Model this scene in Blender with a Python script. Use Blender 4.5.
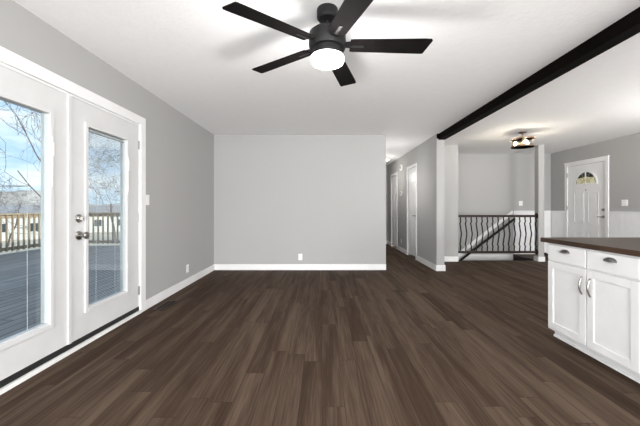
import bpy, bmesh, math, random
from mathutils import Vector, Matrix
random.seed(4)
for o in list(bpy.data.objects): bpy.data.objects.remove(o)
C = bpy.context.scene
COL = C.collection
PI = math.pi

# ------------------------------------------------------------------ camera
EYE = 1.13
cam_d = bpy.data.cameras.new('camera'); cam = bpy.data.objects.new('camera', cam_d); COL.objects.link(cam)
cam.location = (0, 0, EYE); cam.rotation_euler = (PI/2, 0, 0)
cam_d.sensor_width = 36; cam_d.lens = 305*36/640
cam_d.shift_x = -2/640; cam_d.shift_y = -5.5/640
cam_d.clip_start = .05; cam_d.clip_end = 600
C.camera = cam

# ------------------------------------------------------------------ view
C.view_settings.view_transform = 'Standard'
try: C.view_settings.look = 'None'
except Exception: pass
C.view_settings.gamma = 1; C.view_settings.use_curve_mapping = False
C.view_settings.exposure = 0.2

# ------------------------------------------------------------------ world: blue sky with soft clouds
w = bpy.data.worlds.new('sky'); C.world = w; w.use_nodes = True
nt = w.node_tree; nt.nodes.clear()
def wn(t, **k):
    n = nt.nodes.new(t)
    for a, b in k.items(): setattr(n, a, b)
    return n
tc = wn('ShaderNodeTexCoord'); mp = wn('ShaderNodeMapping'); mp.inputs['Scale'].default_value = (1.5, 1.5, 6)
nt.links.new(tc.outputs['Generated'], mp.inputs['Vector'])
nz = wn('ShaderNodeTexNoise'); nz.inputs['Scale'].default_value = 2.2; nz.inputs['Detail'].default_value = 8; nz.inputs['Roughness'].default_value = .55
nt.links.new(mp.outputs[0], nz.inputs['Vector'])
cr = wn('ShaderNodeValToRGB'); cr.color_ramp.elements[0].position = .42; cr.color_ramp.elements[1].position = .62
nt.links.new(nz.outputs[0], cr.inputs[0])
sx = wn('ShaderNodeSeparateXYZ'); nt.links.new(tc.outputs['Generated'], sx.inputs[0])
gr = wn('ShaderNodeValToRGB'); e = gr.color_ramp.elements
e[0].position = 0.0; e[0].color = (.50, .66, .82, 1); e[1].position = .6; e[1].color = (.13, .27, .56, 1)
m_ = gr.color_ramp.elements.new(.16); m_.color = (.33, .53, .80, 1)
nt.links.new(sx.outputs[2], gr.inputs[0])
mx = wn('ShaderNodeMixRGB'); mx.inputs[2].default_value = (.80, .86, .93, 1)
nt.links.new(cr.outputs[0], mx.inputs[0]); nt.links.new(gr.outputs[0], mx.inputs[1])
bg = wn('ShaderNodeBackground'); bg.inputs[1].default_value = 1.35
nt.links.new(mx.outputs[0], bg.inputs[0])
wo = wn('ShaderNodeOutputWorld'); nt.links.new(bg.outputs[0], wo.inputs[0])

def light(name, kind, loc, rot, power, color=(1, 1, 1), **k):
    d = bpy.data.lights.new(name, kind); d.energy = power; d.color = color
    for a, b in k.items(): setattr(d, a, b)
    o = bpy.data.objects.new(name, d); o.location = loc; o.rotation_euler = rot; COL.objects.link(o); return o
# sun over the roof onto the yard; added fill lights for the room, two of them at the rear windows
light('sun', 'SUN', (0, 0, 10), (math.radians(14), math.radians(68), 0), 4.0, (1, .95, .86), angle=.01)
light('window_daylight', 'AREA', (-.2, -5.8, 1.35), (math.radians(98), 0, 0), 230, (1, 1, 1), shape='RECTANGLE', size=2.4, size_y=1.5)  # added fill standing in for daylight at the rear window
light('kitchen_window_daylight', 'AREA', (3.9, -5.8, 1.35), (math.radians(98), 0, 0), 320, (1, 1, 1), shape='RECTANGLE', size=2.4, size_y=1.5)  # second added fill, set in front of the kitchen window
light('bounce_light', 'AREA', (1.8, -3.0, .25), (math.radians(119), 0, 0), 430, (1, 1, 1), shape='RECTANGLE', size=6.0, size_y=2.0)  # unseen fill near the floor, added to brighten the ceiling
light('side_window_daylight', 'AREA', (-1.85, -1.2, 1.25), (math.radians(100), 0, math.radians(-62)), 95, (1, 1, 1), shape='RECTANGLE', size=1.6, size_y=1.5)  # added side fill; the left wall has no window here
light('kitchen_lamp', 'POINT', (4.8, 3.1, 1.8), (0, 0, 0), 75, (1, .97, .93), shadow_soft_size=.45)  # added light without a fixture, brightens foyer and front door wall

# ------------------------------------------------------------------ materials
def mat(name, color, rough=.5, metal=0., bump=None, noise=None, emit=None, coat=0., spec=.5):
    """bump=(scale,strength)  noise=(scale,amount): gentle procedural variation of the colour"""
    m = bpy.data.materials.new(name); m.use_nodes = True; t = m.node_tree; n = t.nodes; l = t.links
    b = n['Principled BSDF']; b.inputs['Base Color'].default_value = (*color, 1)
    b.inputs['Roughness'].default_value = rough; b.inputs['Metallic'].default_value = metal
    b.inputs['Specular IOR Level'].default_value = spec
    if coat: b.inputs['Coat Weight'].default_value = coat
    tc = n.new('ShaderNodeTexCoord')
    sc, am = noise or (6, .03)
    z = n.new('ShaderNodeTexNoise'); z.inputs['Scale'].default_value = sc; z.inputs['Detail'].default_value = 4
    l.new(tc.outputs['Object'], z.inputs['Vector'])
    r = n.new('ShaderNodeValToRGB')
    r.color_ramp.elements[0].position = .3; r.color_ramp.elements[1].position = .7
    r.color_ramp.elements[0].color = (*[c*(1-am) for c in color], 1)
    r.color_ramp.elements[1].color = (*[min(1, c*(1+am)) for c in color], 1)
    l.new(z.outputs[0], r.inputs[0]); l.new(r.outputs[0], b.inputs['Base Color'])
    if bump:
        z2 = n.new('ShaderNodeTexNoise'); z2.inputs['Scale'].default_value = bump[0]; z2.inputs['Detail'].default_value = 3
        l.new(tc.outputs['Object'], z2.inputs['Vector'])
        bp = n.new('ShaderNodeBump'); bp.inputs['Strength'].default_value = bump[1]; bp.inputs['Distance'].default_value = .01
        l.new(z2.outputs[0], bp.inputs['Height']); l.new(bp.outputs[0], b.inputs['Normal'])
    if emit:
        b.inputs['Emission Color'].default_value = (*emit[0], 1); b.inputs['Emission Strength'].default_value = emit[1]
    return m

def planks(name, dark, mid, light_, wid, length, rough, axis='Y', grain=1., gap=(.02, .015, .012), mort=.0016, spec=.5):
    m = bpy.data.materials.new(name); m.use_nodes = True; t = m.node_tree; n = t.nodes; l = t.links
    b = n['Principled BSDF']; b.inputs['Roughness'].default_value = rough; b.inputs['Specular IOR Level'].default_value = spec
    tc = n.new('ShaderNodeTexCoord'); s = n.new('ShaderNodeSeparateXYZ'); l.new(tc.outputs['Object'], s.inputs[0])
    c = n.new('ShaderNodeCombineXYZ')
    a, o = ('Y', 'X') if axis == 'Y' else ('X', 'Y')
    dv = n.new('ShaderNodeMath'); dv.operation = 'DIVIDE'; dv.inputs[1].default_value = wid; l.new(s.outputs[o], dv.inputs[0])
    fl_ = n.new('ShaderNodeMath'); fl_.operation = 'FLOOR'; l.new(dv.outputs[0], fl_.inputs[0])
    wn_ = n.new('ShaderNodeTexWhiteNoise'); wn_.noise_dimensions = '1D'; l.new(fl_.outputs[0], wn_.inputs['W'])
    ma = n.new('ShaderNodeMath'); ma.operation = 'MULTIPLY_ADD'; ma.inputs[1].default_value = length; l.new(wn_.outputs['Value'], ma.inputs[0]); l.new(s.outputs[a], ma.inputs[2])
    l.new(ma.outputs[0], c.inputs[0]); l.new(s.outputs[o], c.inputs[1])
    br = n.new('ShaderNodeTexBrick'); l.new(c.outputs[0], br.inputs['Vector'])
    br.offset = 0.; br.offset_frequency = 2; br.inputs['Scale'].default_value = 1
    br.inputs['Brick Width'].default_value = length; br.inputs['Row Height'].default_value = wid
    br.inputs['Mortar Size'].default_value = mort; br.inputs['Mortar Smooth'].default_value = .3; br.inputs['Bias'].default_value = 0
    br.inputs['Color1'].default_value = (0, 0, 0, 1); br.inputs['Color2'].default_value = (1, 1, 1, 1); br.inputs['Mortar'].default_value = (.5, .5, .5, 1)
    # per-plank offset of the grain
    off = n.new('ShaderNodeVectorMath'); off.operation = 'MULTIPLY'; off.inputs[1].default_value = (7.3, 3.1, 5.7)
    l.new(br.outputs['Color'], off.inputs[0])
    ad = n.new('ShaderNodeVectorMath'); ad.operation = 'ADD'; l.new(c.outputs[0], ad.inputs[0]); l.new(off.outputs[0], ad.inputs[1])
    def nz(sc, scale, det, dist=0.):
        mpn = n.new('ShaderNodeMapping'); mpn.inputs['Scale'].default_value = sc; l.new(ad.outputs[0], mpn.inputs['Vector'])
        z = n.new('ShaderNodeTexNoise'); z.inputs['Scale'].default_value = scale; z.inputs['Detail'].default_value = det; z.inputs['Distortion'].default_value = dist
        l.new(mpn.outputs[0], z.inputs['Vector']); return z
    z1 = nz((.45, 7, 1), 1.1, 4, .8); z2 = nz((2.5, 60, 1), 1.5, 4)
    mix = n.new('ShaderNodeMath'); mix.operation = 'MULTIPLY_ADD'; mix.inputs[1].default_value = .62
    l.new(z1.outputs[0], mix.inputs[0])
    k2 = n.new('ShaderNodeMath'); k2.operation = 'MULTIPLY'; k2.inputs[1].default_value = .26*grain; l.new(z2.outputs[0], k2.inputs[0])
    l.new(k2.outputs[0], mix.inputs[2])
    k3 = n.new('ShaderNodeMath'); k3.operation = 'MULTIPLY_ADD'; k3.inputs[1].default_value = .10
    l.new(br.outputs['Color'], k3.inputs[0]); l.new(mix.outputs[0], k3.inputs[2])
    r = n.new('ShaderNodeValToRGB'); e = r.color_ramp.elements
    e[0].position = .30; e[0].color = (*dark, 1); e[1].position = .67; e[1].color = (*light_, 1)
    q = e.new(.47); q.color = (*mid, 1)
    l.new(k3.outputs[0], r.inputs[0])
    mg = n.new('ShaderNodeMixRGB'); mg.inputs[2].default_value = (*gap, 1)
    fm = n.new('ShaderNodeMath'); fm.operation = 'MULTIPLY'; fm.inputs[1].default_value = .75; l.new(br.outputs['Fac'], fm.inputs[0])
    l.new(fm.outputs[0], mg.inputs[0]); l.new(r.outputs[0], mg.inputs[1]); l.new(mg.outputs[0], b.inputs['Base Color'])
    bp = n.new('ShaderNodeBump'); bp.inputs['Strength'].default_value = .08; bp.inputs['Distance'].default_value = .004
    l.new(z2.outputs[0], bp.inputs['Height']); l.new(bp.outputs[0], b.inputs['Normal'])
    return m

def glass(name, tint=(1, 1, 1), refl=.06):
    m = bpy.data.materials.new(name); m.use_nodes = True; t = m.node_tree; n = t.nodes; l = t.links
    n.remove(n['Principled BSDF']); out = n['Material Output']
    tr = n.new('ShaderNodeBsdfTransparent'); tr.inputs[0].default_value = (*tint, 1)
    gl = n.new('ShaderNodeBsdfGlossy'); gl.inputs['Roughness'].default_value = .02
    fr = n.new('ShaderNodeLayerWeight'); fr.inputs[0].default_value = .25
    ml = n.new('ShaderNodeMath'); ml.operation = 'MULTIPLY'; ml.inputs[1].default_value = .13; l.new(fr.outputs['Fresnel'], ml.inputs[0])
    mx = n.new('ShaderNodeMixShader'); l.new(ml.outputs[0], mx.inputs[0]); l.new(tr.outputs[0], mx.inputs[1]); l.new(gl.outputs[0], mx.inputs[2])
    l.new(mx.outputs[0], out.inputs[0]); return m

M = dict(
    wall=mat('wall_paint', (.382, .379, .374), .8, bump=(180, .04), noise=(1.2, .01)),
    ceil=mat('ceiling_paint', (.92, .92, .92), .9, bump=(38, .22), noise=(14, .012)),
    trim=mat('white_trim_paint', (.78, .78, .78), .35),
    door=mat('white_door_paint', (.61, .61, .61), .4),
    wains=mat('white_wainscot_paint', (.80, .805, .81), .5),
    cab=mat('white_cabinet_paint', (.79, .79, .79), .35),
    floor=planks('vinyl_plank_floor', (.032, .020, .0135), (.056, .037, .026), (.110, .080, .058), .13, 1.22, .55, grain=1.3, spec=.02),
    deck=planks('deck_boards', (.16, .148, .130), (.25, .232, .205), (.39, .36, .32), .14, 3.6, .6, axis='Y', gap=(.02, .02, .02), mort=.010),
    wood=mat('dark_stained_wood', (.020, .010, .007), .4, noise=(20, .3), spec=.3),
    beam=mat('dark_beam_wood', (.003, .002, .0015), .7, spec=.04, noise=(9, .4)),
    counter=planks('butcher_block_walnut', (.022, .012, .008), (.042, .023, .014), (.080, .046, .028), .045, .7, .35, gap=(.02, .01, .006), mort=.0006, spec=.25),
    iron=mat('black_iron', (.006, .006, .006), .5, spec=.2),
    fan=mat('matte_black_metal', (.009, .009, .009), .5, spec=.25),
    blade=mat('black_fan_blade', (.006, .005, .005), .75, spec=.06, noise=(12, .2)),
    nickel=mat('brushed_nickel', (.36, .35, .33), .32, metal=1.),
    bronze=mat('bronze_metal', (.24, .17, .115), .45, metal=.8),
    rubber=mat('black_rubber', (.012, .012, .013), .6),
    plastic=mat('white_plastic', (.80, .80, .79), .4),
    slot=mat('dark_slot', (.05, .05, .05), .6),
    gap=mat('door_seam_shadow_gap', (.25, .25, .25), .8),
    vent=mat('brown_vent_metal', (.030, .018, .013), .45, metal=.5),
    glass=glass('clear_glass', (.97, .985, .98)),
    blind=mat('white_blind_slats', (.50, .51, .52), .5),
    tan=mat('cedar_railing_wood', (.38, .30, .21), .7, noise=(9, .2)),
    bark=mat('grey_bark', (.13, .10, .085), .9, noise=(5, .25)),
    ground=mat('dry_winter_grass', (.52, .48, .38), .95, noise=(.25, .25)),
    hill=mat('far_hill_scrub', (.44, .41, .37), .95, noise=(.05, .35)),
    siding=mat('white_house_siding', (.78, .77, .73), .7),
    roof=mat('grey_shingle_roof', (.34, .33, .33), .9, noise=(3, .2)),
    pane=mat('house_window_glass', (.05, .07, .09), .1),
    shrub=mat('evergreen_shrub', (.06, .09, .035), .9, noise=(5, .4)),
    lamp=mat('lit_fan_diffuser', (.95, .95, .95), .4, emit=((1, .97, .92), 7)),
    bulb=mat('lit_bulb', (1, .9, .75), .4, emit=((1, .80, .55), 22)),
    frost=mat('frosted_glass_plate', (.85, .80, .72), .6, emit=((1, .86, .66), .55)),
    hall=mat('lit_hall_dome', (.9, .9, .9), .4, emit=((1, .97, .9), 2)),
    dglass=mat('fanlight_dark_glass', (.035, .045, .05), .1),
    cream=mat('fanlight_textured_glass', (.85, .78, .48), .25, noise=(60, .45)),  # cream glass, its colour brightened for the daylight behind it
    brass=mat('brass_came', (.45, .33, .12), .35, metal=1.),
    ext=mat('exterior_siding', (.62, .60, .56), .8),
)

# ------------------------------------------------------------------ mesh helpers
class MB:
    def __init__(s): s.b = bmesh.new()
    def box(s, x0, x1, y0, y1, z0, z1, bev=0., rot=None, piv=None):
        g = bmesh.ops.create_cube(s.b, size=1); vs = g['verts']
        for v in vs: v.co = Vector((x0+(v.co.x+.5)*(x1-x0), y0+(v.co.y+.5)*(y1-y0), z0+(v.co.z+.5)*(z1-z0)))
        if bev:
            es = list({e for v in vs for e in v.link_edges})
            r = bmesh.ops.bevel(s.b, geom=es, offset=bev, segments=2, affect='EDGES', profile=.6)
            vs = list({v for f in r['faces'] for v in f.verts} | {v for v in vs if v.is_valid})
        if rot is not None:
            p = Vector(piv)
            for v in vs: v.co = p + rot @ (v.co-p)
        return s
    def lathe(s, prof, c=(0, 0, 0), seg=28, axis='Z', a0=0, a1=2*PI):
        """prof: list of (radius, height) along axis"""
        c = Vector(c); rings = []
        full = abs(a1-a0-2*PI) < 1e-6
        n = seg if full else seg+1
        for r, h in prof:
            ring = []
            for i in range(n):
                a = a0+(a1-a0)*i/seg
                p = (r*math.cos(a), r*math.sin(a), h)
                if axis == 'X': p = (h, p[0], p[1])
                elif axis == 'Y': p = (p[0], h, p[1])
                ring.append(s.b.verts.new(c+Vector(p)))
            rings.append(ring)
        for a, b in zip(rings, rings[1:]):
            for i in range(seg):
                j = (i+1) % n
                s.b.faces.new((a[i], a[j], b[j], b[i]))
        for ring, (r, h) in ((rings[0], prof[0]), (rings[-1], prof[-1])):
            if r > 1e-5: s.b.faces.new(ring)
        return s
    def tube(s, pts, r, seg=8):
        """r: number or list"""
        pts = [Vector(p) for p in pts]; rr = r if isinstance(r, (list, tuple)) else [r]*len(pts)
        rings = []; t0 = (pts[1]-pts[0]).normalized(); up = Vector((0, 0, 1)) if abs(t0.z) < .9 else Vector((1, 0, 0))
        for i, p in enumerate(pts):
            t = (pts[min(i+1, len(pts)-1)]-pts[max(i-1, 0)]).normalized()
            u = (up-t*up.dot(t)).normalized(); v = t.cross(u); up = u
            rings.append([s.b.verts.new(p+(u*math.cos(2*PI*k/seg)+v*math.sin(2*PI*k/seg))*rr[i]) for k in range(seg)])
        for a, b in zip(rings, rings[1:]):
            for k in range(seg): s.b.faces.new((a[k], a[(k+1) % seg], b[(k+1) % seg], b[k]))
        s.b.faces.new(rings[0]); s.b.faces.new(rings[-1]); return s
    def prism(s, poly, h0, h1, axis='Z'):
        def P(a, b, h): return {'Z': (a, b, h), 'X': (h, a, b), 'Y': (a, h, b)}[axis]
        A = [s.b.verts.new(P(a, b, h0)) for a, b in poly]; B = [s.b.verts.new(P(a, b, h1)) for a, b in poly]
        s.b.faces.new(A); s.b.faces.new(B)
        for i in range(len(poly)):
            j = (i+1) % len(poly); s.b.faces.new((A[i], A[j], B[j], B[i]))
        return s
    def build(s, name, m, parent=None, smooth=False, loc=None, kind=None):
        bmesh.ops.recalc_face_normals(s.b, faces=s.b.faces)
        me = bpy.data.meshes.new(name); s.b.to_mesh(me); s.b.free()
        me.materials.append(m)
        if smooth:
            for p in me.polygons: p.use_smooth = True
            try: me.set_sharp_from_angle(angle=math.radians(35))
            except Exception: pass
        o = bpy.data.objects.new(name, me); COL.objects.link(o)
        if loc is not None: me.transform(Matrix.Translation(-Vector(loc))); o.location = loc
        if parent is not None:
            o.parent = parent; o.matrix_parent_inverse = Matrix.Identity(4)
            w_ = parent.location if parent.parent is None else parent.location+parent.parent.location
            if loc is None: me.transform(Matrix.Translation(-w_))
            else: o.location = Vector(loc)-w_
        if kind: o['kind'] = kind
        return o
def empty(name, loc, label=None, cat=None, group=None, kind=None):
    o = bpy.data.objects.new(name, None); o.location = loc; o.empty_display_size = .1; COL.objects.link(o)
    return tag(o, label, cat, group, kind)
def tag(o, label=None, cat=None, group=None, kind=None):
    if label: o['label'] = label
    if cat: o['category'] = cat
    if group: o['group'] = group
    if kind: o['kind'] = kind
    return o
def struct(name, b, m, label, cat, smooth=False):
    return tag(b.build(name, m, smooth=smooth), label, cat, kind='structure')
def copy_tree(o, parent=None):
    c = o.copy(); COL.objects.link(c); c.parent = parent
    for ch in list(o.children):
        copy_tree(ch, c)
    return c

# ------------------------------------------------------------------ dimensions
XL, XR = -1.955, 5.55           # side walls
YB, YF, YR = 5.52, 7.40, -6.0   # back wall of the living room, far wall, wall behind camera
H = 2.44
HX0, HX1 = 1.158, 2.04          # hallway
HY = 9.5
T = .14

# floor (with the stair opening left out)
b = MB()
b.box(XL-.0, XR, YR, 6.50, -.25, 0)
b.box(HX0-.1, 2.85, 6.50, HY, -.25, 0)
b.box(4.65, XR, 6.50, YF, -.25, 0)
struct('floor', b, M['floor'], 'dark brown wood plank floor running through room, hall and foyer', 'floor')
b = MB(); b.box(XL-.2, XR+.14, YR-.14, HY+.14, H, H+.15)
struct('ceiling', b, M['ceil'], 'white lightly textured flat ceiling', 'ceiling')

# left wall with the french door opening
DY0, DY1, DZ = 1.43, 3.275, 2.015
b = MB(); b.box(XL-.15, XL, YR-.14, DY0, -.25, H); b.box(XL-.15, XL, DY1, HY, -.25, H); b.box(XL-.15, XL, DY0, DY1, DZ, H); b.box(XL-.15, XL, DY0, DY1, -.25, 0)
struct('wall_left', b, M['wall'], 'grey left wall around the french doors', 'wall')
b = MB(); b.box(XL, HX0, YB, YB+.12, 0, H)
struct('wall_back', b, M['wall'], 'plain light grey wall facing the camera', 'wall')
b = MB(); b.box(HX0-.12, HX0, YB+.12, HY, 0, H)
struct('wall_hall_left', b, M['wall'], 'grey left wall of the hallway', 'wall')
b = MB(); b.box(HX0-.12, HX1+T, HY, HY+.12, 0, H)
struct('wall_hall_end', b, M['wall'], 'grey wall closing the hallway end', 'wall')
# hall right wall with two door openings
DA = (6.60, 7.25, 2.03); DB = (8.29, 8.93, 2.03)
b = MB(); X0, X1 = HX1, HX1+T
ys = [5.43, DA[0], DA[1], DB[0], DB[1], HY]
for i in (0, 2, 4): b.box(X0, X1, ys[i], ys[i+1], 0, H)
for d in (DA, DB): b.box(X0, X1, d[0], d[1], d[2], H)
struct('wall_hall_right', b, M['wall'], 'long grey hallway wall ending under the dark beam', 'wall')
b = MB(); b.box(X1, 2.85, 6.38, 6.50, 0, H)
struct('wall_foyer_stub', b, M['wall'], 'narrow grey wall left of the stair railing', 'wall')
b = MB(); b.box(2.73, 2.85, 6.50, YF, -1.6, H)
struct('wall_stair_left', b, M['wall'], 'grey left wall of the stairwell', 'wall')
b = MB(); b.box(2.73, XR+.14, YF, YF+.12, -1.6, H)
struct('wall_stair_back', b, M['wall'], 'grey wall behind the stair railing', 'wall')
b = MB(); b.box(2.85, 4.65, 6.38, 6.50, -1.6, -.25)
struct('wall_stair_front', b, M['wall'], 'grey wall under the landing edge', 'wall')
b = MB(); b.box(2.73, 4.65, 6.38, YF, -1.7, -1.6)
struct('floor_lower', b, M['floor'], 'dark floor at the foot of the stairs', 'floor')
# right wall with front door opening
FY0, FY1 = 5.955, 6.895
b = MB(); b.box(XR, XR+.14, YR, FY0, 0, H); b.box(XR, XR+.14, FY1, YF, 0, H); b.box(XR, XR+.14, FY0, FY1, 2.05, H)
struct('wall_right', b, M['wall'], 'grey right wall around the white front door', 'wall')
# wall behind the camera with its two windows
b = MB(); wx = [(-1.4, 1.0), (2.7, 5.1)]; WZ = (.6, 2.1)
xs = [XL, -1.4, 1.0, 2.7, 5.1, XR]
for i in (0, 2, 4): b.box(xs[i], xs[i+1], YR-.14, YR, 0, H)
for x0, x1 in wx: b.box(x0, x1, YR-.14, YR, 0, WZ[0]); b.box(x0, x1, YR-.14, YR, WZ[1], H)
struct('wall_rear', b, M['wall'], 'grey wall behind the camera with two windows', 'wall')
for i, (x0, x1) in enumerate(wx):
    e_ = empty('window_%d' % (i+1), ((x0+x1)/2, YR, WZ[0]), ['wide window behind the camera', 'wide kitchen window behind the camera'][i], 'window', kind='structure')
    b = MB()
    for a0, a1, z0, z1 in ((x0, x1, WZ[0], WZ[0]+.06), (x0, x1, WZ[1]-.06, WZ[1]), (x0, x0+.06, WZ[0]+.06, WZ[1]-.06), (x1-.06, x1, WZ[0]+.06, WZ[1]-.06), ((x0+x1)/2-.03, (x0+x1)/2+.03, WZ[0]+.06, WZ[1]-.06)):
        b.box(a0, a1, YR-.1, YR-.03, z0, z1)
    b.build('window_frame', M['trim'], e_)
    b = MB(); b.box(x0+.05, x1-.05, YR-.07, YR-.064, WZ[0]+.05, WZ[1]-.05); b.build('pane', M['glass'], e_)

# free-standing post at the end of the railing, with its own base trim
e_ = empty('wall_post', (4.59, 6.44, 0), 'square white-grey post at the right end of the stair railing', 'post', kind='structure')
b = MB(); b.box(4.53, 4.65, 6.38, 6.50, 0, H); b.build('post_shaft', M['wall'], e_)
b = MB(); b.box(4.518, 4.662, 6.368, 6.512, 0, .10, .003); b.build('post_base', M['trim'], e_)

# ------------------------------------------------------------------ baseboards
def base(name, segs, label):
    b = MB()
    for x0, x1, y0, y1 in segs:
        b.box(x0, x1, y0, y1, 0, .105, .003)
    struct(name, b, M['trim'], label, 'baseboard')
q = .014
base('baseboard_left', [(XL, XL+q, 3.36, YB)], 'white baseboard along the left wall')
base('baseboard_back', [(XL+q, HX0, YB-q, YB)], 'white baseboard along the plain back wall')
base('baseboard_hall', [(HX1-q, HX1, 5.43-q, DA[0]-.06), (HX1-q, HX1, DA[1]+.06, DB[0]-.06), (HX1-q, HX1, DB[1]+.06, HY), (HX1, X1+q, 5.43-q, 5.43), (X1, X1+q, 5.43, 6.38)], 'white baseboard along the hallway wall and its end')
base('baseboard_hall_end', [(HX0, HX1-q, HY-q, HY)], 'white baseboard at the hallway end')
base('baseboard_stub', [(X1+q, 2.85, 6.38-q, 6.38)], 'white baseboard under the narrow wall left of the railing')
base('baseboard_foyer', [(4.65, XR, YF-q, YF), (XR-q, XR, 6.96, YF-q), (XR-q, XR, YR, 5.89)], 'white baseboard under the foyer wainscot')
# stairwell: white band at floor level and sloped trim board on the far wall
b = MB(); b.box(2.85, 4.63, YF-.012, YF, -.15, -.01)
struct('trim_stair_band', b, M['trim'], 'white horizontal band on the stairwell wall at floor level', 'trim')
b = MB(); b.prism([(3.46, .06), (4.62, .98), (4.62, 1.05), (4.60, 1.05), (3.46, .16)], YF-.02, YF, 'Y')
b.prism([(3.1, -.22), (3.46, .06), (3.46, .16), (3.1, -.12)], YF-.02, YF, 'Y')
struct('trim_stair_slope', b, M['wains'], 'white sloped trim board climbing the stairwell wall', 'trim')

# wainscot with grooves and a cap rail
def wainscot(name, along, x, y0, y1, label):
    e_ = empty(name, ((x if along == 'Y' else y0), (y0 if along == 'Y' else x), .105), label, 'wainscot', kind='structure')
    b = MB(); n = max(1, round((y1-y0)/.105)); s_ = (y1-y0)/n
    for i in range(n):
        a0, a1 = y0+i*s_+.002, y0+(i+1)*s_-.002
        if along == 'Y': b.box(x-.010, x, a0, a1, .105, 1.03)
        else: b.box(a0, a1, x-.010, x, .105, 1.03)
    if along == 'Y': b.box(x-.006, x, y0, y1, .105, 1.03)
    else: b.box(y0, y1, x-.006, x, .105, 1.03)
    b.build('panel_boards', M['wains'], e_)
    b = MB()
    if along == 'Y': b.box(x-.028, x, y0, y1, 1.03, 1.055, .003)
    else: b.box(y0, y1, x-.028, x, 1.03, 1.055, .003)
    b.build('cap_rail', M['trim'], e_)
wainscot('trim_wainscot_far', 'X', YF, 4.65, XR, 'white grooved wainscot on the far foyer wall')
wainscot('trim_wainscot_door_left', 'Y', XR, 6.96, YF-.028, 'white grooved wainscot left of the front door')
wainscot('trim_wainscot_door_right', 'Y', XR, YR, 5.89, 'white grooved wainscot right of the front door')

# ------------------------------------------------------------------ french doors
# casing and sill
e_ = empty('trim_french_door', (XL, (DY0+DY1)/2, 0), 'white casing around the french doors', 'door casing', kind='structure')
b = MB(); b.box(XL, XL+.018, DY1-.01, DY1+.08, 0, 2.105, .004); b.box(XL, XL+.018, DY0-.08, DY0+.01, 0, 2.105, .004); b.box(XL, XL+.018, DY0+.01, DY1-.01, DZ, 2.105, .004)
b.build('casing', M['trim'], e_)
b = MB(); b.box(XL-.15, XL, DY1-.016, DY1, .034, DZ); b.box(XL-.15, XL, DY0, DY0+.016, .034, DZ); b.box(XL-.15, XL, DY0+.016, DY1-.016, DZ-.016, DZ)
b.build('jamb', M['trim'], e_)
b = MB(); b.box(XL-.15, XL+.02, DY0, DY1-.002, 0, .030, .003); b.build('sill', M['trim'], e_)

def french_leaf(name, y0, y1, lock_low, label, sw=.0065):
    """y0..y1 extent of the leaf; lock_low: the lock stile is at the low-Y side"""
    z0, z1 = .075, 1.997; xf, xb = XL-.002, XL-.046
    r = empty(name, (XL, y0 if not lock_low else y1, 0), label, 'door', kind='structure')
    ly0, ly1 = (y0+.145, y1-.18) if lock_low else (y0+.18, y1-.145)
    lz0, lz1 = .262, 1.835
    b = MB()   # slab with a rectangular cut-out
    b.box(xb, xf, y0, ly0+.02, z0, z1); b.box(xb, xf, ly1-.02, y1, z0, z1)
    b.box(xb, xf, ly0+.02, ly1-.02, z0, lz0+.02); b.box(xb, xf, ly0+.02, ly1-.02, lz1-.02, z1)
    b.build('door_slab', M['door'], r)
    # lite frame, raised on both faces
    b = MB()
    for a, c in ((xf, xf+.014), (xb-.014, xb)):
        b.box(a, c, ly0, ly0+.032, lz0, lz1, .004); b.box(a, c, ly1-.032, ly1, lz0, lz1, .004)
        b.box(a, c, ly0+.032, ly1-.032, lz0, lz0+.032, .004); b.box(a, c, ly0+.032, ly1-.032, lz1-.032, lz1, .004)
    for (a0, a1) in ((ly0+.021, ly0+.032), (ly1-.032, ly1-.021)): b.box(xb, xf, a0, a1, lz0+.021, lz1-.021)
    b.box(xb, xf, ly0+.032, ly1-.032, lz0+.021, lz0+.04); b.box(xb, xf, ly0+.032, ly1-.032, lz1-.032, lz1-.021)
    fr = b.build('lite_frame', M['door'], r)
    b = MB(); b.box(xf-.008, xf-.004, ly0+.032, ly1-.032, lz0+.032, lz1-.032); b.box(xb+.004, xb+.008, ly0+.032, ly1-.032, lz0+.032, lz1-.032)
    b.build('pane', M['glass'], r)
    # enclosed mini blind, slats open
    b = MB(); z = lz0+.06
    xm = (xf+xb)/2
    while sw > .003 and z < lz1-.06:
        g = [b.b.verts.new(p) for p in ((xm-sw, ly0+.0325, z-.0004), (xm-sw, ly1-.0325, z-.0004), (xm+sw, ly1-.0325, z+.0004), (xm+sw, ly0+.0325, z+.0004))]
        b.b.faces.new(g); z += .0145
    for f in (.25, .75):
        yy = ly0+.032+(ly1-ly0-.08)*f; b.box(xm+.006, xm+.008, yy-.0015, yy+.0015, lz0+.042, lz1-.042)
    if sw > .003: b.box(xm-.008, xm+.008, ly0+.0322, ly1-.0322, lz1-.058, lz1-.042)
    b.build('enclosed_blind', M['blind'], r)
    # blind slider on the frame
    ys_ = ly1-.02
    b = MB(); b.box(xf+.014, xf+.026, ys_-.010, ys_+.010, 1.50, 1.60, .003); b.box(xf+.014, xf+.018, ys_-.005, ys_+.005, 1.28, 1.64); b.build('blind_slider', M['plastic'], r)
    # sweep
    b = MB(); b.box(xb, xf+.004, y0, y1, .033, .075); b.build('door_sweep', M['rubber'], r)
    return r, xf
mid = 2.362
dr, xf = french_leaf('door_1', mid+.002, 3.255, True, 'white right french door leaf with deadbolt and knob and tall glass')
dl, xf = french_leaf('door_2', 1.45, mid-.002, False, 'white left french door leaf, cut by the left edge of photo', .0025)
b = MB(); b.box(xf, xf+.012, mid-.022, mid+.012, .075, 1.997, .004); b.build('astragal', M['door'], dl)
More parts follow.
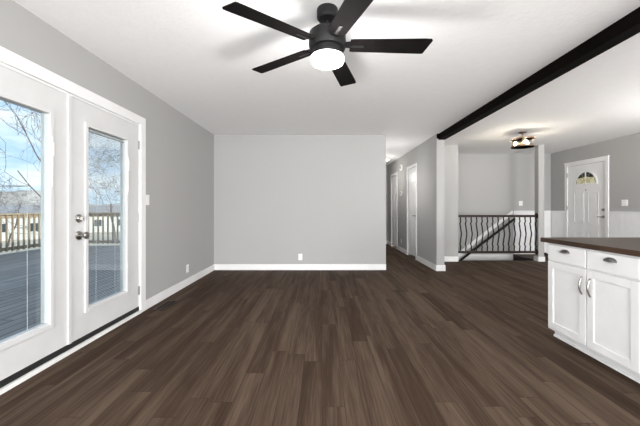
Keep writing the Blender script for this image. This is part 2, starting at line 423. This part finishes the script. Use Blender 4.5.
# hardware
yk = 2.453
b = MB(); b.lathe([(.0, 0), (.034, 0), (.034, .006), (.026, .010), (.022, .022), (0, .024)][1:], (xf, yk, 1.043), axis='X'); dbt = b.build('deadbolt', M['nickel'], dr, smooth=True)
b = MB(); b.box(xf+.022, xf+.036, yk-.005, yk+.005, 1.027, 1.059, .003); b.build('thumb_turn', M['nickel'], dr)
b = MB(); b.lathe([(.036, 0), (.036, .006), (.028, .012), (.013, .016), (.012, .040), (.018, .048), (.028, .056), (.029, .066), (.020, .074), (0.0001, .076)], (xf, yk, .905), axis='X'); b.build('door_knob', M['nickel'], dr, smooth=True)
for z in (.245, 1.02, 1.795):
    b = MB(); b.box(xf, xf+.006, 3.243, 3.262, z-.045, z+.045); b.lathe([(.007, -.047), (.007, .047)], (xf+.008, 3.258, z), 10); b.build('hinge', M['nickel'], dr, smooth=True)

# ------------------------------------------------------------------ hall doors
def hall_door(name, d, label, lever):
    y0, y1, zt = d
    r = empty(name, (HX1, y0, 0), label, 'door', kind='structure')
    b = MB()
    x = HX1-.016
    b.box(x, HX1, y0-.055, y0+.005, 0, zt+.06, .003); b.box(x, HX1, y1-.005, y1+.055, 0, zt+.06, .003); b.box(x, HX1, y0+.005, y1-.005, zt, zt+.06, .003)
    b.build('casing', M['trim'], r)
    b = MB(); xs_ = HX1+.012; b.box(xs_, xs_+.03, y0+.006, y1-.006, .05, zt-.005)
    wmid = (y0+y1)/2; m_ = .09
    for (a0, a1) in ((y0+m_, wmid-.035), (wmid+.035, y1-m_)):
        for (c0, c1) in ((.25, .86), (1.02, 1.60), (1.70, 1.93)):
            b.box(xs_-.006, xs_, a0, a1, c0, c1, .005)
    sl = b.build('door_slab', M['trim'], r)
    if lever:
        b = MB(); b.lathe([(.030, 0), (.030, -.006), (.012, -.010), (.012, -.045)], (xs_, y0+.07, .95), 16, 'X')
        b.tube([(xs_-.045, y0+.06, .95), (xs_-.045, y0+.18, .953)], .009); b.build('door_lever', M['nickel'], r, smooth=True)
    else:
        for z in (.3, 1.8):
            b = MB(); b.box(xs_-.008, xs_, y0+.0065, y0+.02, z-.04, z+.04); b.build('hinge', M['nickel'], r)
hall_door('door_3', DA, 'white hallway closet door with lever, nearer of the two', True)
hall_door('door_4', DB, 'white hallway door near its far end', False)

# ------------------------------------------------------------------ front door
r = empty('door_5', (XR, FY0, 0), 'white front door with a half round fanlight', 'door', kind='structure')
b = MB(); x = XR-.018
b.box(x, XR, FY0-.06, FY0+.012, 0, 2.115, .003); b.box(x, XR, FY1-.012, FY1+.06, 0, 2.115, .003); b.box(x, XR, FY0+.012, FY1-.012, 2.045, 2.115, .003)
b.box(x-.008, XR, FY0-.072, FY1+.072, 2.115, 2.135, .003)
b.build('casing', M['trim'], r)
xs_ = XR+.008; fy0, fy1 = FY0+.012, FY1-.012; fm = (fy0+fy1)/2
b = MB(); b.box(xs_, xs_+.044, fy0, fy1, .012, 2.04)
for sgn in (-1, 1):
    a0, a1 = sorted((fm+sgn*.045, fm+sgn*.30))
    for c0, c1 in ((.80, 1.45), (.20, .62)):
        # raised moulding ring and centre field
        b.box(xs_-.008, xs_, a0, a1, c1-.022, c1, .003); b.box(xs_-.008, xs_, a0, a1, c0, c0+.022, .003)
        b.box(xs_-.008, xs_, a0, a0+.022, c0+.022, c1-.022, .003); b.box(xs_-.008, xs_, a1-.022, a1, c0+.022, c1-.022, .003)
        b.box(xs_-.006, xs_, a0+.045, a1-.045, c0+.045, c1-.045, .004)
b.build('door_slab', M['trim'], r)
zc, R = 1.635, .245
def arc(rad, n=20, squash=1.): return [(fm+rad*math.cos(PI*i/n), zc+squash*rad*math.sin(PI*i/n)) for i in range(n+1)]
fl = MB().prism(arc(R), xs_-.004, xs_-.001, 'X').build('fanlight', M['dglass'], r)
MB().prism([(fm-.225, zc), (fm+.225, zc), (fm+.20, zc+.12), (fm+.08, zc+.125), (fm, zc+.15), (fm-.08, zc+.125), (fm-.20, zc+.12)][::1], xs_-.007, xs_-.004, 'X').build('textured_glass', M['cream'], fl)
b = MB(); out, inn = arc(R+.028), arc(R-.004)
for i in range(20):
    A = [out[i], out[i+1], inn[i+1], inn[i]]; b.prism(A, xs_-.012, xs_, 'X')
b.box(xs_-.012, xs_, fm-R-.028, fm+R+.028, zc-.026, zc+.002); b.box(xs_-.011, xs_, fm-.010, fm+.010, zc, zc+R)
b.build('fanlight_frame', M['trim'], fl)
b = MB()
for a in (35, 65, 115, 145):
    c, s_ = math.cos(math.radians(a)), math.sin(math.radians(a)); b.tube([(xs_-.008, fm+.05*c, zc+.05*s_), (xs_-.008, fm+R*c, zc+R*s_)], .004, 6)
b.tube([(xs_-.008, fm+.10*math.cos(PI*i/10), zc+.08*math.sin(PI*i/10)) for i in range(11)], .004, 6)
b.build('came', M['brass'], fl)
b = MB(); b.lathe([(.012, 0), (.012, -.006), (.006, -.008)], (xs_, fm, 1.50), 12, 'X'); b.build('peephole', M['bronze'], r)
yk = fy0+.06
b = MB(); b.lathe([(.030, 0), (.028, -.010), (.012, -.014), (.012, -.03)], (xs_, yk, 1.085), 18, 'X'); b.build('deadbolt', M['nickel'], r, smooth=True)
b = MB(); b.lathe([(.030, 0), (.028, -.010), (.011, -.014), (.011, -.05)], (xs_, yk, .945), 18, 'X'); b.tube([(xs_-.05, yk-.01, .945), (xs_-.052, yk+.04, .948), (xs_-.05, yk+.08, .942)], .010); b.build('door_lever', M['nickel'], r, smooth=True)
for z in (.25, 1.12, 1.85):
    b = MB(); b.box(xs_-.028, xs_-.018, fy1-.006, fy1+.012, z-.05, z+.05); b.build('hinge', M['nickel'], r)

# ------------------------------------------------------------------ ceiling beam
b = MB(); b.box(2.07, 2.19, YR, 5.43, 2.335, H, .004)
b.box(HX1, 2.07, 5.40, 5.43, 2.36, H, .003)
struct('trim_beam', b, M['beam'], 'long dark stained wooden beam across the white ceiling', 'beam')

# ------------------------------------------------------------------ stairs
r = empty('staircase', (4.65, 6.95, 0), 'staircase going down to the left behind the railing', 'staircase', kind='structure')
for i in range(7):
    x1 = 4.648-i*.25; z = -.19*(i+1)
    b = MB(); b.box(x1-.27, x1, 6.502, YF-.022, z-.035, z, .004); b.build('tread', M['floor'], r)
    b = MB(); b.box(x1-.02, x1, 6.502, YF-.022, z, z+.155 if i else z+.19-.002); b.build('riser', M['wood'], r)

# ------------------------------------------------------------------ stair railing
r = empty('stair_railing', (3.69, 6.44, .18), 'dark wooden stair guard railing with wavy black iron balusters', 'railing')
xa, xb_ = 2.851, 4.53
b = MB(); b.box(xa, xb_-.016, 6.415, 6.465, .925, .974, .008); b.build('top_rail', M['wood'], r)
b = MB(); b.box(xa, xb_-.016, 6.415, 6.465, .165, .213, .008); b.build('bottom_rail', M['wood'], r)
for z in (.954, .192):
    b = MB(); b.lathe([(.056, 0), (.060, -.006), (.052, -.012), (.044, -.018), (.034, -.026)], (xb_, 6.44, z), 24, 'X'); b.build('rosette', M['wood'], r, smooth=True)
prof = [(0, 0), (.08, .0), (.13, .008), (.20, -.010), (.30, .004), (.5, .022), (.70, .004), (.80, -.010), (.87, .008), (.92, 0), (1, 0)]
def smoothp(t):
    for (a, u), (c, v) in zip(prof, prof[1:]):
        if a <= t <= c: k = (t-a)/(c-a); k = k*k*(3-2*k); return u+(v-u)*k
    return 0
bal = None
for i in range(15):
    x = 2.922+i*.1137
    if bal is None:
        b = MB(); b.tube([(x+smoothp(j/30), 6.44, .936-.727*j/30) for j in range(31)], .0125, 8)
        bal = b.build('baluster', M['iron'], r, smooth=True)
    else:
        c = bal.copy(); COL.objects.link(c); c.parent = r; c.location.x = bal.location.x+(x-2.922)
# wall handrail
r = empty('handrail', (3.9, 7.31, .3), 'black sloping handrail on the stairwell wall behind the balusters', 'handrail')
p0, p1 = Vector((4.62, 7.31, .862)), Vector((2.90, 7.31, .862-1.72*.767))
b = MB(); b.tube([p0, p1], .026, 12); b.build('rail', M['iron'], r, smooth=True)
for k in (.12, .55, .9):
    p = p0.lerp(p1, k); b = MB(); b.tube([p+Vector((0, 0, -.02)), p+Vector((0, .03, -.06)), (p.x, YF-.003, p.z-.06)], .006, 8); b.lathe([(.025, -.008), (.025, 0)], (p.x, YF, p.z-.06), 14, 'Y'); b.build('bracket', M['iron'], r)

# ------------------------------------------------------------------ ceiling fan
FX, FYc = .036, 2.02; BZ = 2.203
fan = empty('ceiling_fan', (FX, FYc, H), 'black five blade ceiling fan with round lit light', 'ceiling fan')
b = MB(); b.lathe([(.068, 2.44), (.070, 2.435), (.070, 2.385), (.060, 2.372), (.022, 2.366)], (FX, FYc, 0), 36); b.build('canopy', M['fan'], fan, smooth=True)
b = MB(); b.lathe([(.013, 2.37), (.013, 2.32), (.026, 2.318), (.026, 2.30)], (FX, FYc, 0), 20); b.build('downrod', M['fan'], fan, smooth=True)
b = MB(); b.lathe([(.05, 2.300), (.105, 2.292), (.121, 2.278), (.123, 2.195), (.116, 2.178), (.098, 2.174)], (FX, FYc, 0), 40); b.build('motor_housing', M['fan'], fan, smooth=True)
b = MB(); b.lathe([(.098, 2.174), (.097, 2.158), (.103, 2.154), (.104, 2.132), (.100, 2.124)], (FX, FYc, 0), 40); b.build('light_collar', M['fan'], fan, smooth=True)
b = MB(); b.lathe([(.100, 2.126), (.110, 2.122), (.111, 2.102), (.104, 2.088), (.085, 2.078), (.05, 2.073), (.0001, 2.072)], (FX, FYc, 0), 40); b.build('light_diffuser', M['lamp'], fan, smooth=True)
for k in range(5):
    a = math.radians(1+72*k); rot = Matrix.Rotation(a, 4, 'Z'); tilt = Matrix.Rotation(math.radians(-11), 4, 'X')
    b = MB()
    b.prism([(.15, -.052), (.17, -.056), (.635, -.068), (.674, -.066), (.682, -.055), (.655, .066), (.640, .069), (.17, .056), (.15, .052)], -.0035, .0035)
    bmesh.ops.transform(b.b, matrix=Matrix.Translation((FX, FYc, BZ)) @ rot @ tilt, verts=b.b.verts)
    bl = b.build('blade', M['blade'], fan)
    b = MB()
    b.prism([(.088, -.020), (.15, -.030), (.255, -.030), (.265, 0), (.255, .030), (.15, .030), (.088, .020)], .0036, .0085)
    b.box(.15, .24, -.010, .010, -.0075, -.0036, .001)
    b.box(.085, .12, -.018, .018, .002, .02, .002)
    bmesh.ops.transform(b.b, matrix=Matrix.Translation((FX, FYc, BZ)) @ rot @ tilt, verts=b.b.verts)
    b.build('blade_bracket', M['fan'], bl)
light('fan_lamp', 'POINT', (FX, FYc, 1.88), (0, 0, 0), 23, (1, .98, .95), shadow_soft_size=.1)

# ------------------------------------------------------------------ foyer ceiling light
LX, LY = 3.48, 5.29
f = empty('foyer_ceiling_light', (LX, LY, H), 'bronze ring semi flush ceiling light with glass drum and lit bulbs', 'ceiling light')
b = MB(); b.lathe([(.062, 2.44), (.062, 2.428), (.05, 2.418), (.012, 2.414), (.010, 2.25), (.030, 2.248), (.030, 2.235)], (LX, LY, 0), 28); b.build('canopy_stem', M['bronze'], f, smooth=True)
for z in (2.318, 2.185):
    b = MB(); b.lathe([(.168, z-.011), (.176, z-.011), (.176, z+.011), (.168, z+.011), (.168, z-.011)], (LX, LY, 0), 48)
    b.build('ring', M['bronze'], f, smooth=True)
b = MB()
for a in range(4):
    c, s_ = math.cos(a*PI/2+.5), math.sin(a*PI/2+.5)
    b.tube([(LX+.02*c, LY+.02*s_, 2.318), (LX+.169*c, LY+.169*s_, 2.318)], .005, 6); b.tube([(LX+.172*c, LY+.172*s_, 2.31), (LX+.172*c, LY+.172*s_, 2.195)], .004, 6)
b.build('support_arm', M['bronze'], f)
b = MB(); b.lathe([(.165, 2.176), (.165, 2.325)], (LX, LY, 0), 48); bmesh.ops.delete(b.b, geom=[fc for fc in b.b.faces if len(fc.verts) > 4], context='FACES'); b.build('glass_drum', M['glass'], f, smooth=True)
b = MB(); b.lathe([(.167, 2.176), (.167, 2.182)], (LX, LY, 0), 48); b.build('bottom_plate', M['frost'], f)
for a in range(3):
    c, s_ = math.cos(a*2.094+.35), math.sin(a*2.094+.35)
    b = MB(); b.tube([(LX+.02*c, LY+.02*s_, 2.245), (LX+.075*c, LY+.075*s_, 2.245)], .014, 10); so = b.build('socket', M['bronze'], f)
    light('foyer_lamp', 'POINT', (LX+.105*c, LY+.105*s_, 2.25), (0, 0, 0), 30, (1, .90, .76), shadow_soft_size=.034)
    bb = MB(); bmesh.ops.create_uvsphere(bb.b, u_segments=14, v_segments=10, radius=.030, matrix=Matrix.Translation((LX+.105*c, LY+.105*s_, 2.25))); bb.build('bulb', M['bulb'], so, smooth=True)


# hall ceiling light
r = empty('hall_ceiling_light', (1.69, 8.2, H), 'small round white hallway ceiling light, half hidden by the wall', 'ceiling light')
b = MB(); b.lathe([(.14, 2.44), (.14, 2.425), (.13, 2.42)], (1.69, 8.2, 0), 28); b.build('light_base', M['nickel'], r, smooth=True)
b = MB(); b.lathe([(.128, 2.42), (.115, 2.395), (.07, 2.375), (.0001, 2.368)], (1.69, 8.2, 0), 28); b.build('dome', M['hall'], r, smooth=True)
light('hall_front_lamp', 'POINT', (1.28, 6.30, 1.6), (0, 0, 0), 15, (1, .98, .95), shadow_soft_size=.25)  # added fill without a fixture, brightens the right hallway wall
light('hall_lamp', 'POINT', (1.5, 7.9, 1.9), (0, 0, 0), 10, (1, .95, .9), shadow_soft_size=.1)

# ------------------------------------------------------------------ kitchen base cabinet + worktop
CX, CY1 = 2.0, 2.695
cab = empty('base_cabinet', (CX, CY1, 0), 'white shaker base cabinet with two drawers and two doors under dark worktop', 'cabinet')
b = MB(); b.box(CX+.02, 3.05, .9, CY1, .068, .822); b.build('cabinet_box', M['cab'], cab)
b = MB(); b.box(CX, CX+.02, .9, CY1, .068, .822)
b.build('face_frame', M['cab'], cab)
b = MB(); b.box(CX+.05, 3.04, .9, CY1-.01, 0, .068); b.box(CX+.038, CX+.05, .9, CY1-.01, 0, .018, .002); b.build('toe_kick', M['cab'], cab)
def shaker(name, y0, y1, z0, z1):
    b = MB(); x0, x1 = CX-.018, CX-.0005; s_ = .055
    b.box(x0, x1, y0, y0+s_, z0, z1, .002); b.box(x0, x1, y1-s_, y1, z0, z1, .002)
    b.box(x0, x1, y0+s_, y1-s_, z0, z0+s_, .002); b.box(x0, x1, y0+s_, y1-s_, z1-s_, z1, .002); b.box(x0+.008, x1, y0+s_, y1-s_, z0+s_, z1-s_)
    return b.build(name, M['cab'], cab)
def slab(y0, y1, z0, z1):
    return MB().box(CX-.018, CX-.0005, y0, y1, z0, z1, .004).build('drawer', M['cab'], cab)
mods = [(2.297, 2.675), (1.905, 2.283), (1.45, 1.86), (1.03, 1.44)]
for i, (y0, y1) in enumerate(mods):
    d = slab(y0, y1, .675, .808)
    ym, zm = (y0+y1)/2, .770
    b = MB()   # cup pull: quarter bowl
    n = 14
    rows = []
    for j in range(7):
        t = (PI/2)*j/6
        rows.append([b.b.verts.new((CX-.018-.026*math.sin(t)*math.sin(PI*i_/n)**.5 if 0 < i_ < n else CX-.018, ym+.046*math.cos(PI*i_/n), zm-.013+.030*math.cos(t)*math.sin(PI*i_/n)**.8 if 0 < i_ < n else zm-.013)) for i_ in range(n+1)])
    for A, B in zip(rows, rows[1:]):
        for i_ in range(n): b.b.faces.new((A[i_], A[i_+1], B[i_+1], B[i_]))
    bmesh.ops.solidify(b.b, geom=list(b.b.faces), thickness=.002)
    b.build('cup_pull', M['nickel'], d, smooth=True)
    d = shaker('cabinet_door', y0, y1, .09, .662)
    yh = y0+.030 if i % 2 == 0 else y1-.030
    zc_ = .535
    b = MB(); pts = [(CX-.018-.021*math.sin(PI*j/12)**.7 if 0 < j < 12 else CX-.018, yh, zc_-.062+.124*j/12) for j in range(13)]
    b.tube(pts, [.0065 if j in (0, 1, 11, 12) else .0048+.002*math.sin(PI*j/12) for j in range(13)], 8)
    b.lathe([(.008, 0), (.008, -.004)], (CX-.018, yh, zc_-.062), 12, 'X'); b.lathe([(.008, 0), (.008, -.004)], (CX-.018, yh, zc_+.062), 12, 'X')
    b.build('bar_pull', M['nickel'], d, smooth=True)
b = MB(); b.box(CX-.028, 3.12, .85, CY1+.06, .822, .860, .004)
tag(b.build('worktop', M['counter']), 'dark brown wooden worktop over the white base cabinet', 'worktop')
# small dark hook on the end panel
hk = empty('wall_hook', (2.03, CY1, .69), 'small dark knob shaped hook on the far end of the white cabinet', 'hook')
b = MB(); b.lathe([(.016, 0), (.016, .006), (.007, .010), (.007, .024), (.014, .030), (.013, .040), (.004, .044)], (2.02, CY1, .675), 14, 'Y'); b.build('lower_knob', M['wood'], hk, smooth=True)
b = MB(); b.lathe([(.014, 0), (.014, .006), (.007, .010), (.007, .05), (.014, .056), (.013, .066), (.004, .070)], (2.02, CY1, .71), 14, 'Y'); b.build('upper_knob', M['wood'], hk, smooth=True)

# ------------------------------------------------------------------ wall plates
def plate(name, c, nrm, w_, h_, label, cat, kind_):
    """nrm: 'X+' plate faces +X, 'X-' faces -X, 'Y-' faces -Y"""
    x, y, z = c
    r = empty(name, c, label, cat)
    def bx(du0, du1, z0, z1, d0, d1, bev=0):
        b = MB()
        if nrm == 'X+': b.box(x+d0, x+d1, y+du0, y+du1, z+z0, z+z1, bev)
        elif nrm == 'X-': b.box(x-d1, x-d0, y+du0, y+du1, z+z0, z+z1, bev)
        else: b.box(x+du0, x+du1, y-d1, y-d0, z+z0, z+z1, bev)
        return b
    bx(-w_/2, w_/2, -h_/2, h_/2, 0, .006, .002).build('cover_plate', M['plastic'], r)
    if kind_ == 'outlet':
        for s_ in (-1, 1):
            so = bx(-.016, .016, s_*.020-.014, s_*.020+.014, .006, .008, .001).build('socket', M['plastic'], r)
            for t_ in (-.006, .006): bx(t_-.0012, t_+.0012, s_*.020-.005, s_*.020+.005, .008, .0085).build('slot', M['slot'], so)
    else:
        n = 2 if w_ > .08 else 1
        for i in range(n):
            u = (i-(n-1)/2)*.040
            bx(u-.016, u+.016, -.033, .033, .006, .010, .002).build('switch_rocker', M['plastic'], r)
plate('wall_outlet', (XL, 4.43, .245), 'X+', .072, .115, 'white outlet low on the left wall past the french doors', 'outlet', 'outlet')
plate('wall_outlet', (-.392, YB, .235), 'Y-', .072, .115, 'white outlet low on the plain back wall', 'outlet', 'outlet')
plate('wall_outlet', (HX1, 7.84, .27), 'X-', .072, .115, 'white outlet low on the hallway wall between the two doors', 'outlet', 'outlet')
plate('light_switch', (XL, 3.41, 1.215), 'X+', .072, .115, 'white light switch right beside the french door casing', 'light switch', 'sw')
plate('light_switch', (4.82, YF, 1.23), 'Y-', .090, .115, 'white light switch above the stairs beside the post', 'light switch', 'sw')
plate('light_switch', (XR, 5.59, 1.215), 'X-', .115, .115, 'white wide light switch right of the front door', 'light switch', 'sw')
b = MB(); b.box(HX1-.022, HX1, 7.79, 7.89, 1.44, 1.54, .004); t_ = tag(b.build('thermostat', M['plastic'], loc=(HX1, 7.84, 1.49)), 'small white thermostat on the hallway wall between two doors', 'thermostat')
MB().box(HX1-.024, HX1-.022, 7.81, 7.87, 1.485, 1.52).build('display', M['slot'], t_)
r = empty('door_chime', (HX1, 7.80, 2.15), 'round white chime high on the hallway wall between two doors', 'chime')
b = MB(); b.lathe([(.085, 0), (.085, -.02), (.07, -.035)], (HX1, 7.80, 2.15), 24, 'X'); b.build('chime_body', M['plastic'], r, smooth=True)
b = MB(); b.lathe([(.035, -.035), (.030, -.045)], (HX1, 7.80, 2.15), 18, 'X'); b.build('speaker_grille', M['nickel'], r, smooth=True)

# floor vent
r = empty('floor_vent', (-1.80, 3.52, 0), 'brown metal floor vent beside the left wall', 'vent')
b = MB()
for a in ((-1.865, -1.852, 3.35, 3.69), (-1.748, -1.735, 3.35, 3.69), (-1.852, -1.748, 3.35, 3.365), (-1.852, -1.748, 3.675, 3.69)): b.box(*a, 0, .006, .001)
b.build('vent_frame', M['vent'], r)
b = MB()
for i in range(14): b.box(-1.852, -1.748, 3.372+i*.0222, 3.380+i*.0222, .0005, .005)
b.box(-1.803, -1.797, 3.365, 3.675, .0005, .0055); b.build('vent_louvre', M['vent'], r)

# ================================================================== outside
DKZ = -.05
b = MB(); b.box(-8.05, XL-.16, -4, 9.45, DKZ-.14, DKZ)
struct('deck_floor', b, M['deck'], 'weathered grey board deck outside the french doors', 'deck')
def deck_rail(name, x0, y0, x1, y1, label):
    r = empty(name, (x0, y0, DKZ), label, 'deck railing'); A, B = Vector((x0, y0, 0)), Vector((x1, y1, 0)); L = (B-A).length; d = (B-A)/L
    def beam(z0, z1, hw, nm):
        b = MB()
        if abs(d.y) > .5: b.box(x0-hw, x0+hw, min(y0, y1), max(y0, y1), z0, z1, .004)
        else: b.box(min(x0, x1), max(x0, x1), y0-hw, y0+hw, z0, z1, .004)
        b.build(nm, M['tan'], r)
    beam(.94, .98, .07, 'rail_cap'); beam(.85, .938, .019, 'top_rail'); beam(.04, .125, .019, 'bottom_rail')
    pk = None
    n = int(L/.145)
    nrm = Vector((-d.y, d.x, 0))
    if nrm.dot(Vector((-5, 3, 0))-A) < 0: nrm = -nrm
    for i in range(n):
        p = A+d*(i+.5)*L/n+nrm*.036
        if pk is None:
            pk = MB().box(p.x-.017, p.x+.017, p.y-.017, p.y+.017, .02, .94).build('picket', M['tan'], r, loc=p)
        else:
            c = pk.copy(); COL.objects.link(c); c.parent = r; c.location = p-r.location
    for i in range(int(L/1.8)+1):
        p = A+d*min(L-.05, i*1.8+.05)-nrm*.066
        MB().box(p.x-.045, p.x+.045, p.y-.045, p.y+.045, DKZ, .94).build('post', M['tan'], r)
deck_rail('deck_railing', -7.95, 2.0, -7.95, 9.2, 'tan wooden deck railing seen through the left french door glass')
deck_rail('deck_railing', -7.8, 9.35, XL-.2, 9.35, 'wooden deck railing across the far end, behind the right door glass')

# ground and hills
b = MB(); b.box(-260, -2.3, -60, 300, -3.4, -3.2)
struct('ground', b, M['ground'], 'pale dry winter ground beyond the deck', 'ground')
b = MB(); n = 60; A = []; B = []; D = []
for i in range(n+1):
    t = i/n; ang = math.radians(80+90*t); c, s_ = math.cos(ang), math.sin(ang)
    h = 6+2.5*math.sin(t*9+1)+1.6*math.sin(t*23)+1.2*math.sin(t*57)
    A.append(b.b.verts.new((140*c, 140*s_, -3.2))); B.append(b.b.verts.new((175*c, 175*s_, h))); D.append(b.b.verts.new((230*c, 230*s_, -3.2)))
for i in range(n):
    b.b.faces.new((A[i], A[i+1], B[i+1], B[i])); b.b.faces.new((B[i], B[i+1], D[i+1], D[i]))
struct('hills', b, M['hill'], 'low brown hills on the horizon beyond the deck', 'hill')

def house(x, y, w_, d_, hgt, rh, ang, label, wallm):
    r = empty('house', (0, 0, 0), label, 'house', 'houses beyond the deck')
    x0, x1, y0, y1, z0 = -w_/2, w_/2, -d_/2, d_/2, 0
    MB().box(x0, x1, y0, y1, z0, hgt).build('house_wall', wallm, r)
    o_ = .5
    b = MB(); b.prism([(y0-o_, hgt-.1), (y1+o_, hgt-.1), (0, hgt+rh)], x0-o_, x1+o_, 'X'); b.build('house_roof', M['roof'], r)
    k = int(w_/3)
    for i in range(k):
        xx = x0+(i+.5)*w_/k
        for yy in (y0, y1):
            f_ = MB().box(xx-.6, xx+.6, yy-.04, yy+.04, 1.0, 2.3).build('window_frame', M['trim'], r)
            MB().box(xx-.5, xx+.5, yy-.05, yy+.05, 1.1, 2.2).build('pane', M['pane'], f_)
    r.location = (x, y, -3.2); r.rotation_euler.z = ang
    return r
house(-44, 43, 15, 8, 3.5, 1.2, math.radians(35), 'white house with grey roof beyond the deck, seen through the left glass', M['siding'])
house(-64, 46, 14, 8, 3.3, 1.3, math.radians(50), 'farther white house at the left edge beyond the deck', M['siding'])
house(-36, 60, 16, 8, 3.3, 1.4, math.radians(35), 'white house behind the far deck railing, right door glass', M['siding'])

def tree(x, y, hgt, seed, label, depth=6, spread=.55):
    rnd = random.Random(seed)
    r = empty('bare_tree', (x, y, -3.2), label, 'tree')
    tb = MB(); bb = MB()
    def grow(p, d, L, rad, lv):
        pts = [p]; rr = [rad]; q = p.copy(); dd = d.copy()
        for i in range(3):
            dd = (dd+Vector((rnd.uniform(-.3, .3), rnd.uniform(-.3, .3), rnd.uniform(-.04, .10) if lv < 3 else rnd.uniform(-.12, .06)))).normalized()
            q = q+dd*L/3; pts.append(q.copy()); rr.append(rad*(1-.3*(i+1)/3))
        (tb if lv == 0 else bb).tube(pts, rr, 7 if lv < 2 else 4)
        if lv >= depth: return
        for k in range(3 if lv < 6 else 2):
            ax = Vector((rnd.uniform(-1, 1), rnd.uniform(-1, 1), rnd.uniform(-.3, .3))).normalized()
            nd = (Matrix.Rotation(rnd.uniform(.35, spread+.45), 3, ax) @ dd).normalized()
            grow(pts[rnd.choice((2, 3, 3))], nd, L*(rnd.uniform(.42, .52) if lv == 0 else rnd.uniform(.66, .84)), max(rr[-1]*(.26 if lv == 0 else .66), .007), lv+1)
    grow(Vector((x, y, -3.2)), Vector((0, 0, 1)), hgt*.40, hgt*.010, 0)
    tb.build('trunk', M['bark'], r); bb.build('branches', M['bark'], r)
tree(-12.6, 14.6, 15, 11, 'large bare branching tree right beyond the deck corner', 7, .6)
tree(-25, 37, 12, 21, 'farther bare tree behind the right door glass', 6)
tree(-35, 34, 9, 5, 'farther bare tree in the yard beyond the left door glass', 6)
